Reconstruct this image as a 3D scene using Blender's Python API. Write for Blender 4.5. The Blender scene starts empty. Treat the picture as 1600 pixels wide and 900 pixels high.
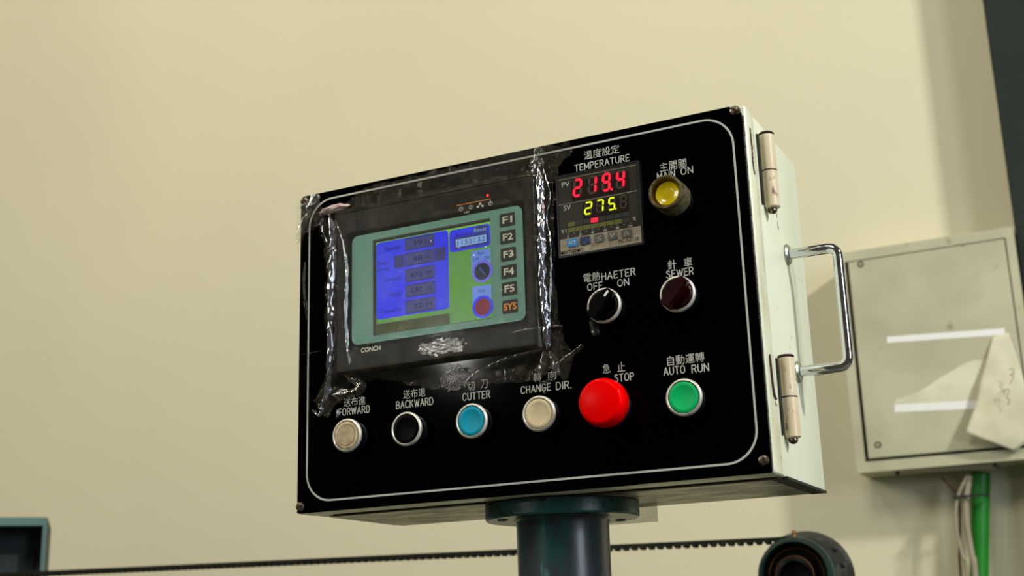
import bpy, bmesh, math, random
from mathutils import Vector, Matrix, noise
random.seed(7)
S = bpy.context.scene
COL = S.collection
Z0 = 1.5                                   # height of the box's underside above the floor

# ------------------------------------------------------------ camera
FPX = 2014.18
CAM = Vector((0.66341, -0.92133, -0.11186))
def rotm(a, b, c):
    return (Matrix.Rotation(c, 3, 'Z') @ Matrix.Rotation(b, 3, 'Y') @ Matrix.Rotation(a, 3, 'X'))
ROT = rotm(1.83909962, 0.03088744, 0.46289637)
cd = bpy.data.cameras.new('camera'); cam = bpy.data.objects.new('camera', cd); COL.objects.link(cam)
cd.sensor_width = 36; cd.lens = FPX / 1600 * 36; cd.clip_start = .02
cam.matrix_world = Matrix.Translation(CAM + Vector((0, 0, Z0))) @ ROT.to_4x4()
cd.dof.use_dof = True; cd.dof.focus_distance = 1.06; cd.dof.aperture_fstop = 10
S.camera = cam
def at(px, py, Y):
    "point of the vertical plane y=Y seen at a pixel (box coordinates: z=0 is the box's underside)"
    d = ROT @ Vector(((px - 800) / FPX, -(py - 450) / FPX, -1.0)); t = (Y - CAM.y) / d.y
    return CAM + d * t
def P(px, py, Y=0.0):
    q = at(px, py, Y); return (round(q.x, 4), round(q.z, 4))

# ------------------------------------------------------------ world, lights, exposure
S.view_settings.view_transform = 'Standard'; S.view_settings.look = 'None'
S.view_settings.exposure = -0.08; S.view_settings.gamma = 1.0; S.view_settings.use_curve_mapping = False
w = bpy.data.worlds.new('world'); S.world = w; w.use_nodes = True
w.node_tree.nodes['Background'].inputs[0].default_value = (1.0, .90, .74, 1)
w.node_tree.nodes['Background'].inputs[1].default_value = 0.07
def area(name, loc, target, size, power, color, size_y=None):
    l = bpy.data.lights.new(name, 'AREA'); l.energy = power; l.color = color; l.size = size
    if size_y: l.shape = 'RECTANGLE'; l.size_y = size_y
    o = bpy.data.objects.new(name, l); COL.objects.link(o)
    loc = Vector(loc) + Vector((0, 0, Z0)); o.location = loc
    d = Vector(target) + Vector((0, 0, Z0)) - loc
    o.rotation_euler = d.to_track_quat('-Z', 'Y').to_euler()
    return o
# high side lamp to the right: throws the cabinet's and the column's shadows to the left
area('side_lamp', (4.31, -.82, 3.07), (0, 1.9, .2), .42, 235, (1.0, .98, .93))
# overhead: the wall lamp, and two unseen fills added to brighten wall and caps
area('overhead_fill', (-4.2, -2.6, 2.7), (-1.4, 1.9, .2), 1.8, 100, (1.0, .94, .83))
area('wall_lamp', (-1.6, .0, 4.0), (-.7, 1.9, .9), .6, 34, (1.0, .95, .84))
area('overhead_fill', (.3, -3.4, 3.7), (.1, .5, .1), 1.4, 98, (1.0, .95, .85))
# small bright lamp far behind the camera to the left, mirrored in the wrinkled film
area('far_lamp', (-1.72, -3.45, 1.00), (.15, 0, .1), .10, 10, (1.0, .98, .92), .18)
# bluish daylight opening to the right behind the camera
area('daylight', (3.2, -1.2, .7), (.4, 0, .1), .7, 44, (.76, .84, 1.0), 1.4)

# ------------------------------------------------------------ materials
def lin(h):
    r = []
    for i in (0, 2, 4):
        c = int(h[i:i+2], 16) / 255; r.append(c / 12.92 if c <= .04045 else ((c + .055) / 1.055) ** 2.4)
    return (*r, 1)
def mat(name, col, rough=.5, metal=0, col2=None, scale=40, lo=.4, hi=.6, col3=None, scale3=200, lo3=.62, hi3=.66,
        bump=0, bscale=200, emit=0, spec=.5, stretch=None, coat=0, detail=5, r2=None):
    m = bpy.data.materials.new(name); m.use_nodes = True; nt = m.node_tree; b = nt.nodes['Principled BSDF']
    b.inputs['Base Color'].default_value = lin(col); b.inputs['Roughness'].default_value = rough
    b.inputs['Metallic'].default_value = metal; b.inputs['Specular IOR Level'].default_value = spec
    b.inputs['Coat Weight'].default_value = coat
    if emit:
        b.inputs['Emission Color'].default_value = lin(col); b.inputs['Emission Strength'].default_value = emit
    if col2 or bump:
        tc = nt.nodes.new('ShaderNodeTexCoord'); mp = nt.nodes.new('ShaderNodeMapping')
        nt.links.new(tc.outputs['Object'], mp.inputs[0])
        if stretch: mp.inputs['Scale'].default_value = stretch
    def ramp(sc, l, h, off):
        n = nt.nodes.new('ShaderNodeTexNoise'); n.inputs['Scale'].default_value = sc; n.inputs['Detail'].default_value = detail
        n.noise_dimensions = '4D'; n.inputs['W'].default_value = off
        r = nt.nodes.new('ShaderNodeMapRange'); r.inputs[1].default_value = l; r.inputs[2].default_value = h
        nt.links.new(mp.outputs[0], n.inputs['Vector']); nt.links.new(n.outputs[0], r.inputs[0]); return r
    if col2:
        r = ramp(scale, lo, hi, 1.3); mx = nt.nodes.new('ShaderNodeMix'); mx.data_type = 'RGBA'
        mx.inputs[6].default_value = lin(col); mx.inputs[7].default_value = lin(col2)
        nt.links.new(r.outputs[0], mx.inputs[0]); out = mx.outputs[2]
        if r2 is not None:
            rr = nt.nodes.new('ShaderNodeMapRange'); rr.inputs[3].default_value = rough; rr.inputs[4].default_value = r2
            nt.links.new(r.outputs[0], rr.inputs[0]); nt.links.new(rr.outputs[0], b.inputs['Roughness'])
        if col3:
            r3 = ramp(scale3, lo3, hi3, 7.7); m3 = nt.nodes.new('ShaderNodeMix'); m3.data_type = 'RGBA'
            m3.inputs[7].default_value = lin(col3)
            nt.links.new(out, m3.inputs[6]); nt.links.new(r3.outputs[0], m3.inputs[0]); out = m3.outputs[2]
        nt.links.new(out, b.inputs['Base Color'])
        if emit: nt.links.new(out, b.inputs['Emission Color'])
    if bump:
        n = nt.nodes.new('ShaderNodeTexNoise'); n.inputs['Scale'].default_value = bscale; n.inputs['Detail'].default_value = 4
        bp = nt.nodes.new('ShaderNodeBump'); bp.inputs['Strength'].default_value = bump; bp.inputs['Distance'].default_value = .001
        nt.links.new(mp.outputs[0], n.inputs['Vector']); nt.links.new(n.outputs[0], bp.inputs['Height'])
        nt.links.new(bp.outputs[0], b.inputs['Normal'])
    return m
def film_mat(name, haze, hazecol, rough=.1, gl=1.0, scale=60, lo=.35, hi=.75, bump=.6, bscale=300, base=.02, streak=(1, 1, 1), bd=.001):
    m = bpy.data.materials.new(name); m.use_nodes = True; nt = m.node_tree; nt.nodes.clear(); N = nt.nodes.new; L = nt.links.new
    o = N('ShaderNodeOutputMaterial'); tc = N('ShaderNodeTexCoord'); mp = N('ShaderNodeMapping'); L(tc.outputs['Object'], mp.inputs[0])
    mp.inputs['Scale'].default_value = streak
    n = N('ShaderNodeTexNoise'); n.inputs['Scale'].default_value = bscale; n.inputs['Detail'].default_value = 5; n.inputs['Distortion'].default_value = 1.2
    bp = N('ShaderNodeBump'); bp.inputs['Strength'].default_value = bump; bp.inputs['Distance'].default_value = bd
    L(mp.outputs[0], n.inputs['Vector']); L(n.outputs[0], bp.inputs['Height'])
    tr = N('ShaderNodeBsdfTransparent'); tr.inputs[0].default_value = (.97, .965, .95, 1)
    g = N('ShaderNodeBsdfGlossy'); g.inputs['Roughness'].default_value = rough; L(bp.outputs[0], g.inputs['Normal'])
    f = N('ShaderNodeFresnel'); f.inputs['IOR'].default_value = 1.5; L(bp.outputs[0], f.inputs['Normal'])
    mu = N('ShaderNodeMath'); mu.operation = 'MULTIPLY'; mu.use_clamp = True; mu.inputs[1].default_value = gl; L(f.outputs[0], mu.inputs[0])
    d = N('ShaderNodeBsdfDiffuse'); d.inputs[0].default_value = lin(hazecol)
    n2 = N('ShaderNodeTexNoise'); n2.inputs['Scale'].default_value = scale; n2.inputs['Detail'].default_value = 8; n2.inputs['Roughness'].default_value = .65
    L(mp.outputs[0], n2.inputs['Vector'])
    r = N('ShaderNodeMapRange'); r.inputs[1].default_value = lo; r.inputs[2].default_value = hi; r.inputs[3].default_value = base; r.inputs[4].default_value = haze
    L(n2.outputs[0], r.inputs[0])
    m1 = N('ShaderNodeMixShader'); L(r.outputs[0], m1.inputs[0]); L(tr.outputs[0], m1.inputs[1]); L(d.outputs[0], m1.inputs[2])
    m2 = N('ShaderNodeMixShader'); L(mu.outputs[0], m2.inputs[0]); L(m1.outputs[0], m2.inputs[1]); L(g.outputs[0], m2.inputs[2])
    L(m2.outputs[0], o.inputs[0]); return m

M = dict(
    wall=mat('wall_paint', 'd6d0ae', .8, col2='cfc9a9', scale=1.2, lo=.3, hi=.7, bump=.15, bscale=60),
    floor=mat('floor_paint', '4c5043', .6, col2='42463a', scale=2),
    column=mat('column_paint', '232b25', .7, spec=.2, col2='1e2621', scale=6, bump=.2, bscale=120),
    cream=mat('cream_enamel', 'dadfc6', .38, col2='d0d5b8', scale=14, lo=.45, hi=.75, col3='8f8b74', scale3=70, lo3=.70, hi3=.74, stretch=(1, 1, .35), bump=.12, bscale=90),
    door=mat('door_enamel', 'd8dabd', .35, col2='c0c09f', scale=30, lo=.45, hi=.7, col3='6a5138', scale3=130, lo3=.69, hi3=.73, stretch=(1, 1, .5)),
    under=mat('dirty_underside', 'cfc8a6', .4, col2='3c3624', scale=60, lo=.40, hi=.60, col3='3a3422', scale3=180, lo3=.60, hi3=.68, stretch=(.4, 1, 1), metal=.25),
    rust=mat('rust', '4a2f22', .8, col2='26180f', scale=300),
    plate=mat('black_overlay', '010101', .07, spec=.04),
    edge=mat('overlay_edge', '4b4844', .5, col2='2b2927', scale=600),
    line=mat('printed_grey', 'b9bab0', .5),
    print=mat('printed_letters', 'bcbdb0', .5),
    white=mat('printed_white', 'e6e6dc', .5),
    satin=mat('satin_aluminium', 'dcd8ca', .42, metal=.55, col2='c6c1b0', scale=160),
    body=mat('black_blue_plastic', '07090d', .35, spec=.35),
    black=mat('black_plastic', '010101', .4, spec=.05),
    ivory=mat('ivory_cap', 'd9c9a0', .38, col2='cbb98f', scale=90),
    ivorydirty=mat('grimy_ivory_cap', 'cdb98f', .5, col2='a28c66', scale=160, lo=.4, hi=.7),
    ivoryworn=mat('worn_ivory_cap', 'b7a883', .6, col2='8f7a58', scale=140, lo=.4, hi=.75),
    grime=mat('grime_ring', '5a4129', .7),
    blue=mat('blue_cap', '0493ab', .4, spec=.2),
    hinge=mat('hinge_enamel', 'd2c7a6', .35, col2='c9b48c', scale=50, lo=.4, hi=.65, col3='6a4a30', scale3=150, lo3=.62, hi3=.7, stretch=(1, 1, .5)),
    green=mat('green_cap', '00b664', .4, spec=.2, col2='00b05e', scale=60),
    red=mat('red_cap', 'f00000', .25, spec=.05),
    darkred=mat('dark_red_plastic', '260204', .3, spec=.12, col2='180103', scale=60),
    lampbody=mat('grimy_collar', '7d7458', .22, metal=.45, col2='55482a', scale=260, lo=.40, hi=.65, bump=.3, bscale=500),
    amber=mat('amber_inside', '5a3208', .25, spec=.6, col2='35200a', scale=90),
    yellow=mat('lit_yellow_lens', 'bfa000', .18, emit=.15, col2='d0bc00', scale=60, coat=.5),
    chrome=mat('chrome', 'd6d8da', .07, metal=1, bump=.04, bscale=150),
    zinc=mat('dull_zinc', '9aa08f', .35, metal=.8),
    screw=mat('screw_steel', '8d8272', .3, metal=.85, col2='3d2b20', scale=420, lo=.4, hi=.6),
    teal=mat('teal_enamel', '0e4640', .30, col2='1b2a2a', scale=22, lo=.42, hi=.60, col3='3c7f7c', scale3=38, lo3=.60, hi3=.68, stretch=(1, 1, .4), bump=.2, bscale=120, spec=.5),
    tealpole=mat('worn_teal_pole', '333d41', .30, col2='12504b', scale=30, lo=.55, hi=.63, col3='4f8a8a', scale3=60, lo3=.60, hi3=.70, stretch=(1.2, 1.2, .35), bump=.15, bscale=100, spec=.6),
    tealflange=mat('teal_flange', '0f5149', .34, col2='123a38', scale=34, lo=.42, hi=.62, col3='0c1613', scale3=150, lo3=.58, hi3=.64, bump=.2, bscale=150),
    housing=mat('teal_housing', '54786e', .5, col2='4a6a66', scale=6),
    housingshade=mat('housing_shade', '14282c', .6, col2='0e1f20', scale=12),  # darker teal: shade inside the open housing put into the colour
    hmi=mat('hmi_case', '11130e', .6, col2='171913', scale=12, spec=.08),
    hmiwin=mat('hmi_window', '060403', .4, spec=.05),
    face=mat('hmi_faceplate', '7eae9b', .5, emit=0, col2='78a794', scale=12, spec=.2),
    key=mat('hmi_key', '1c1c17', .5),
    keytext=mat('key_text', 'd9dcc0', .5),
    orange=mat('orange_print', 'e0900e', .5, emit=.1),  # print given a faint glow, though it is no lamp
    led=mat('red_led', 'ff2020', .3, emit=1.5),
    recess=mat('screen_recess', '3a4238', .6),
    recess2=mat('screen_recess_dark', '23271f', .6),
    tcglass=mat('controller_window', '34322a', .18, col2='2d2b24', scale=30, spec=.5),
    tcdark=mat('display_window', '241a14', .15),
    tcbeige=mat('controller_beige', '9a917a', .55, col2='84795f', scale=200),
    tcframe=mat('controller_frame', '0b0c0c', .3),
    tcblue=mat('blue_key', '1f78ad', .4), tcnavy=mat('navy_key', '10305a', .35, col2='050a12', scale=330, lo=.45, hi=.55),
    tcgrey=mat('grey_key', '5b5848', .5, col2='4a473a', scale=300),
    segoff=mat('unlit_segment', '3a3022', .3), segoffy=mat('unlit_small_segment', '38331f', .3),
    segred=mat('lit_red_segment', 'ff0c30', .3, emit=1.0), segyel=mat('lit_yellow_segment', 'cfe000', .3, emit=.85),
    olive=mat('olive_bar', '4c5008', .4, emit=.12), bardark=mat('dark_bar', '12120e', .4),
    cab=mat('grey_cabinet', 'b9b797', .5, col2='a5a184', scale=9, lo=.4, hi=.75, col3='7f7a5e', scale3=22, lo3=.66, hi3=.78),
    cabdark=mat('cabinet_gap', '171a0c', .8),  # dark tone for the shade in gaps; also colours the gland plate screws
    gland=mat('gland_plate', 'a09a80', .5),
    strip=mat('white_adhesive', 'e9e9e2', .5), paper=mat('old_paper', 'd8d6bb', .8, col2='c9c6a6', scale=14),
    flap=mat('curled_paper', 'cfcbae', .8, col2='c2bd9e', scale=14, col3='8f8562', scale3=50, lo3=.68, hi3=.76),
    ink=mat('ink', '4a4238', .7), steelring=mat('lock_ring', '3a3b28', .5),
    pvc=mat('green_conduit', '0d7f14', .45, col2='0a7010', scale=8), cable=mat('off_white_cable', '968c76', .5, col2='8f8670', scale=30),
    cablebrown=mat('brown_cable', '5a2f22', .6), cabletie=mat('black_tie', '0d120b', .4),
    belt=mat('belt_rubber', '0c1206', .7, spec=.2, col2='181a0a', scale=60),
    drum=mat('drum_green', '0b2c20', .5, spec=.25, col2='071a13', scale=20), drumrear=mat('drum_black', '151917', .5, spec=.3, col2='3c403c', scale=30, lo=.55, hi=.66),
    drumlip=mat('drum_lip', '2a4239', .5, spec=.3), drumin=mat('drum_inside', '030303', .35, spec=.12), copper=mat('copper_ring', '6a4416', .45, metal=.3),
    brass=mat('brass', 'a87a44', .35, metal=.6),
    film=film_mat('clear_film', .07, '8b8672', rough=.03, gl=.38, scale=45, lo=.45, hi=.75, bump=.30, bscale=240, base=.012),
    fold=film_mat('film_fold', .30, 'a4a8bc', rough=.08, gl=3.0, scale=240, lo=.42, hi=.75, bump=.45, bscale=160, base=.07, streak=(1, 1, .35)),  # bluish tint puts the light's cool sheen into the fold colour
    dusty=film_mat('dusty_film', .17, '8a8266', rough=.10, gl=.35, scale=90, lo=.42, hi=.78, bump=.35, bscale=320, base=.035),
    sparkle=film_mat('crinkled_glare_film', .04, '8b8672', bd=.004, rough=.045, gl=4.2, scale=200, lo=.45, hi=.75, bump=1, bscale=420, base=.03),
    tape=film_mat('clear_tape', .16, '8f8a72', rough=.12, gl=.45, scale=260, lo=.45, hi=.75, bump=.5, bscale=350, base=.06),
    tab=film_mat('see_through_tab', .35, 'b4ad8a', rough=.3, gl=.6, scale=90, base=.25, bump=.2),
    wad=mat('pinkish_wad', 'b9a79a', .5, col2='c98f8a', scale=120, lo=.5, hi=.65),
)
def scr(name, col, e=.62, col2=None, sc=30):
    m = mat(name, col, .4, emit=e, col2=col2, scale=sc, spec=.1); b = m.node_tree.nodes['Principled BSDF']
    for l in list(b.inputs['Base Color'].links): m.node_tree.links.remove(l)
    b.inputs['Base Color'].default_value = (.02, .02, .02, 1); return m
for k, c in dict(sgreen='4c8a3e', sblue='3a38dd', sfield='343870', sfieldin='40457c', slight='6a8ce0', svalue='86aee6', sdark='20263a',
                 sred='7a2230', sring='3a3ee8', solive='3a4716', sink='16174a', sinkl='181c40', spurple='6a68d8', slime='7cc040').items():
    M[k] = scr('screen_' + k[1:], c, .85)
M['sgreen'] = scr('screen_green_area', '5a9350', .85, '5a9a34', 22)
M['sblue'] = scr('screen_blue_area', '2a2ae0', .95, '3440dc', 18)

# ------------------------------------------------------------ builders
def link(o, parent=None):
    COL.objects.link(o)
    if parent: o.parent = parent
    return o
def thing(name, label, cat, group=None, loc=None):
    o = bpy.data.objects.new(name, None); COL.objects.link(o)
    o.empty_display_size = .05; o.location = loc or (0, 0, Z0)
    o['label'] = label; o['category'] = cat
    if group: o['group'] = group
    return o
def obj(name, bm, m, parent=None, smooth=False, label=None, ang=35):
    me = bpy.data.meshes.new(name); bm.normal_update(); bm.to_mesh(me); bm.free(); me.materials.append(M[m] if isinstance(m, str) else m)
    o = bpy.data.objects.new(name, me); link(o, parent)
    if smooth:
        for p in me.polygons: p.use_smooth = True
        try: me.set_sharp_from_angle(angle=math.radians(ang))
        except Exception: pass
    if label: o['label'] = label
    if parent is None: o.location = (0, 0, Z0)
    return o
def BM(): return bmesh.new()
def box(bm, x0, x1, y0, y1, z0, z1, bev=0, seg=2):
    r = bmesh.ops.create_cube(bm, size=1); vs = r['verts']
    for v in vs: v.co = Vector(((x0 + x1) / 2 + v.co.x * (x1 - x0), (y0 + y1) / 2 + v.co.y * (y1 - y0), (z0 + z1) / 2 + v.co.z * (z1 - z0)))
    if bev:
        es = list({e for v in vs for e in v.link_edges})
        bmesh.ops.bevel(bm, geom=es, offset=bev, segments=seg, affect='EDGES', profile=.6)
    return bm
def prism(bm, pts, y0, y1):
    "polygon (x,z) extruded from y0 (front) to y1"
    n = len(pts); a = [bm.verts.new((x, y0, z)) for x, z in pts]; b = [bm.verts.new((x, y1, z)) for x, z in pts]
    bm.faces.new(a); bm.faces.new(b[::-1])
    for i in range(n): bm.faces.new((a[i], b[i], b[(i + 1) % n], a[(i + 1) % n]))
    bmesh.ops.recalc_face_normals(bm, faces=bm.faces[:]); return bm
def rr(x0, x1, z0, z1, r, n=6):
    r = min(r, (x1 - x0) / 2.01, (z1 - z0) / 2.01)
    if r <= 0: return [(x0, z0), (x1, z0), (x1, z1), (x0, z1)]
    out = []
    for cx, cz, a in ((x1 - r, z0 + r, -90), (x1 - r, z1 - r, 0), (x0 + r, z1 - r, 90), (x0 + r, z0 + r, 180)):
        for k in range(n + 1):
            t = math.radians(a + 90 * k / n); out.append((cx + r * math.cos(t), cz + r * math.sin(t)))
    return out
def ring(bm, outer, inner, y0, y1):
    n = len(outer); V = [[bm.verts.new((x, y, z)) for x, z in L] for L, y in ((outer, y0), (inner, y0), (inner, y1), (outer, y1))]
    for k in range(4):
        A, B = V[k], V[(k + 1) % 4]
        for i in range(n): bm.faces.new((A[i], A[(i + 1) % n], B[(i + 1) % n], B[i]))
    bmesh.ops.recalc_face_normals(bm, faces=bm.faces[:]); return bm
def lathe(bm, cx, cz, prof, n=48, axis='y', c3=0, cap=True):
    "prof: list of (radius, position along the axis); axis y through (cx, cz), or z through (cx, cy)"
    rings = []
    for r, p in prof:
        L = []
        for k in range(n):
            t = 2 * math.pi * k / n
            if axis == 'y': L.append(bm.verts.new((cx + r * math.cos(t), p, cz + r * math.sin(t))))
            elif axis == 'z': L.append(bm.verts.new((cx + r * math.cos(t), cz + r * math.sin(t), p)))
            else: L.append(bm.verts.new((p, cx + r * math.cos(t), cz + r * math.sin(t))))
        rings.append(L)
    for A, B in zip(rings, rings[1:]):
        for k in range(n): bm.faces.new((A[k], A[(k + 1) % n], B[(k + 1) % n], B[k]))
    if cap:
        for L in (rings[0], rings[-1]): bm.faces.new(L)
    bmesh.ops.recalc_face_normals(bm, faces=bm.faces[:]); return bm
def tube(bm, pts, r, n=12, closed=False):
    pts = [Vector(p) for p in pts]; rings = []; up = None
    for i, p in enumerate(pts):
        d = (pts[min(i + 1, len(pts) - 1)] - pts[max(i - 1, 0)]).normalized()
        if up is None: up = d.orthogonal().normalized()
        up = (up - d * up.dot(d)).normalized(); s = d.cross(up)
        rad = r[i] if isinstance(r, (list, tuple)) else r
        rings.append([bm.verts.new(p + (up * math.cos(2 * math.pi * k / n) + s * math.sin(2 * math.pi * k / n)) * rad) for k in range(n)])
    for A, B in zip(rings, rings[1:]):
        for k in range(n): bm.faces.new((A[k], A[(k + 1) % n], B[(k + 1) % n], B[k]))
    bm.faces.new(rings[0]); bm.faces.new(rings[-1])
    bmesh.ops.recalc_face_normals(bm, faces=bm.faces[:]); return bm
def arc(c, a, b, n=8):
    "rounds the corner c between points a and b"
    c, a, b = Vector(c), Vector(a), Vector(b)
    return [(a * (1 - t) ** 2 + c * 2 * t * (1 - t) + b * t * t) for t in [k / n for k in range(n + 1)]]
def smooth_path(pts, n=8):
    pts = [Vector(p) for p in pts]; out = []
    for i in range(len(pts) - 1):
        p0 = pts[max(i - 1, 0)]; p1 = pts[i]; p2 = pts[i + 1]; p3 = pts[min(i + 2, len(pts) - 1)]
        for k in range(n):
            t = k / n
            out.append(.5 * ((2 * p1) + (p2 - p0) * t + (2 * p0 - 5 * p1 + 4 * p2 - p3) * t * t + (3 * p1 - p0 - 3 * p2 + p3) * t ** 3))
    out.append(pts[-1]); return out
TC = bpy.data.curves.new('lettering_source', 'FONT'); TO = bpy.data.objects.new('lettering_source', TC); COL.objects.link(TO)
TC.resolution_u = 3
def text(name, body, m, parent, x0, x1, z0, h, Y, slant=0, bold=0, space=1.0, tilt=0, th=.00006):
    "flat lettering on the plane y=Y, fitted between x0 and x1, height h from z0 upwards"
    TC.body = body; TC.offset = bold; TC.space_character = space; TC.shear = slant
    dg = bpy.context.evaluated_depsgraph_get(); me = bpy.data.meshes.new_from_object(TO.evaluated_get(dg))
    me.name = name; me.materials.clear(); me.materials.append(M[m])
    xs = [v.co.x for v in me.vertices]; ys = [v.co.y for v in me.vertices]
    ax, bx, ay, by = min(xs), max(xs), min(ys), max(ys)
    for v in me.vertices:
        u = (v.co.x - ax) / (bx - ax); t = (v.co.y - ay) / (by - ay)
        v.co = Vector((x0 + u * (x1 - x0), Y - th, z0 + t * h + tilt * u))
    o = bpy.data.objects.new(name, me); link(o, parent)
    return o
def quadpx(bm, a, b, Y, r=0, dy=.0001):
    "rounded rectangle on the plane y=Y between two corners read off the photograph (top left a, bottom right b)"
    x0, z1 = P(*a, Y); x1, z0 = P(*b, Y)
    if z0 > z1: z0, z1 = z1, z0
    prism(bm, rr(x0, x1, z0, z1, r), Y - dy, Y); return (x0, x1, z0, z1)

def el(cx, cy, rx, ry, a0, a1, n=10):
    return [(cx + rx * math.cos(math.radians(a0 + (a1 - a0) * k / n)), cy + ry * math.sin(math.radians(a0 + (a1 - a0) * k / n))) for k in range(n + 1)]
GL = {'A': (.74, [[(0, 0), (.37, 1), (.74, 0)], [(.14, .36), (.60, .36)]]),
 'B': (.64, [[(0, 0), (0, 1), (.38, 1)] + el(.38, .76, .22, .24, 90, -90) + [(0, .52)], [(.38, .52)] + el(.38, .26, .26, .26, 90, -90) + [(0, 0)]]),
 'C': (.70, [el(.37, .63, .35, .37, 30, 180) + el(.37, .37, .35, .37, 180, 330)]),
 'D': (.68, [[(0, 0), (0, 1), (.30, 1)] + el(.30, .5, .38, .5, 90, -90, 16) + [(0, 0)]]),
 'E': (.58, [[(.58, 1), (0, 1), (0, 0), (.58, 0)], [(0, .52), (.48, .52)]]), 'F': (.56, [[(.56, 1), (0, 1), (0, 0)], [(0, .52), (.46, .52)]]),
 'G': (.72, [el(.37, .63, .35, .37, 30, 180) + el(.37, .37, .35, .37, 180, 360) + [(.72, .46), (.42, .46)]]),
 'H': (.64, [[(0, 0), (0, 1)], [(.64, 0), (.64, 1)], [(0, .52), (.64, .52)]]), 'I': (.06, [[(.03, 0), (.03, 1)]]),
 'K': (.66, [[(0, 0), (0, 1)], [(.62, 1), (0, .40)], [(.22, .60), (.66, 0)]]), 'M': (.78, [[(0, 0), (0, 1), (.39, .2), (.78, 1), (.78, 0)]]),
 'N': (.66, [[(0, 0), (0, 1), (.66, 0), (.66, 1)]]), 'O': (.74, [el(.37, .62, .36, .38, 0, 180) + el(.37, .38, .36, .38, 180, 360) + [(.73, .62)]]),
 'P': (.62, [[(0, 0), (0, 1), (.36, 1)] + el(.36, .74, .26, .26, 90, -90) + [(0, .48)]]),
 'R': (.64, [[(0, 0), (0, 1), (.36, 1)] + el(.36, .75, .25, .25, 90, -90) + [(0, .50)], [(.34, .50), (.64, 0)]]),
 'S': (.64, [el(.32, .75, .29, .25, 20, 200, 10)[:9] + el(.32, .25, .31, .26, 80, -160, 12)]), 'T': (.66, [[(0, 1), (.66, 1)], [(.33, 1), (.33, 0)]]),
 'U': (.66, [[(0, 1)] + el(.33, .34, .33, .34, 180, 360) + [(.66, 1)]]), 'W': (.96, [[(0, 1), (.24, 0), (.48, .9), (.72, 0), (.96, 1)]]),
 '.': (.08, [[(.02, 0), (.06, 0)]])}
def strokes(body, parent, x0, x1, z0, h, Y, m='print', t=.145, gap=.30):
    "caption in an engraver's single stroke alphabet, fitted between x0 and x1"
    w_ = sum(GL[c][0] for c in body) + gap * (len(body) - 1); k = (x1 - x0) / w_; bm = BM(); x = x0; hw = h * t / 2
    for c in body:
        for pl_ in GL[c][1]:
            P_ = [Vector((x + a * k, z0 + b * h)) for a, b in pl_]; yo = .00006
            for p, q in zip(P_, P_[1:]):
                d = q - p
                if d.length < 1e-7: continue
                n = Vector((-d.y, d.x)).normalized() * hw
                yo += .000005; bm.faces.new([bm.verts.new((v.x, Y - yo, v.y)) for v in (p - n, q - n, q + n, p + n)])
            for p in P_: yo += .000005; bm.faces.new([bm.verts.new((p.x + hw * math.cos(math.radians(a)), Y - yo, p.y + hw * math.sin(math.radians(a)))) for a in range(0, 360, 60)])
        x += (GL[c][0] + gap) * k
    return obj('lettering', bm, m, parent)

W, H, D = .42, .2889, .1584
# ============================================================ THE SETTING
def struct(name, bm, m):
    o = obj(name, bm, m); o['kind'] = 'structure'; return o
WY = 1.94
struct('wall_back', box(BM(), -5, 2.2, WY, WY + .2, -Z0, 3.6), 'wall')
struct('floor', box(BM(), -5, 4.5, -6, WY + .2, -Z0 - .1, -Z0), 'floor')
bm = BM(); cx0 = at(1535, 0, WY - .105).x
box(bm, cx0, cx0 + .30, WY - .105, WY, -Z0, 3.6, .004)
t = thing('steel_column', 'dark green steel column against the wall at the right edge', 'column')
obj('shaft', bm, 'column', t)

# ============================================================ CONTROL BOX
B = thing('control_box', 'cream metal control box with black button panel, on the teal post', 'control box')
bm = BM(); box(bm, .0006, W - .0006, .0262, D, 0.0004, H - .0004, .0025)
obj('body', bm, 'cream', B, True)
# underside skin of body and door: dirty sheet
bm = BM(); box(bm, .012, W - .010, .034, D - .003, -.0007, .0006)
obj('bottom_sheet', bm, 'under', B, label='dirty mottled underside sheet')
bm = BM(); box(bm, .02, W - .004, .0264, .0335, -.0010, .0006, .0004)
obj('bottom_seam', bm, 'rust', B, label='rusty seam under the door')
bm = BM(); prism(bm, [(W - .012, -.0009), (W + .0004, -.0009), (W + .0003, .0011), (W - .012, .0006)], .033, D - .001)
obj('bottom_gap_shade', bm, 'cabdark', B)  # dark strip in place of the shaded slot along the bottom edge
# door: folded sheet, open at the back
bm = BM()
box(bm, 0, W, .0022, .0252, 0, H, .003, 3)
d = obj('door', bm, 'door', B, True)
bm = BM(); box(bm, .003, W - .003, .0252, .0262, .003, H - .003); obj('door_gap_shade', bm, 'cabdark', B)  # thin dark sheet stands in for the shade in the door gap
# black overlay plate with cut top right corner
bm = BM()
pts = [(.0008, .0012), (.0025, .0002), (.4165, .0004), (.4178, .0018), (.4172, .2812), (.4135, .2845), (.4078, .2884), (.0035, .2886), (.0008, .2862)]
prism(bm, pts, 0, .0022)
pl = obj('front_plate', bm, 'plate', B, label='glossy black front plate')
bm = BM(); z = .003
while z < .279:
    l = random.uniform(.002, .005); box(bm, .41745, .4183 + random.uniform(-.0002, .0003), .0004, .0022, z, z + l * .8); z += l
obj('plate_edge', bm, 'edge', B)['kind'] = 'stuff'
bm = BM(); ring(bm, rr(.0098, .4098, .0088, .2822, .025, 12), rr(.0114, .4082, .0104, .2806, .0236, 12), -.00012, .0001)
obj('border_line', bm, 'line', pl)
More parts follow.
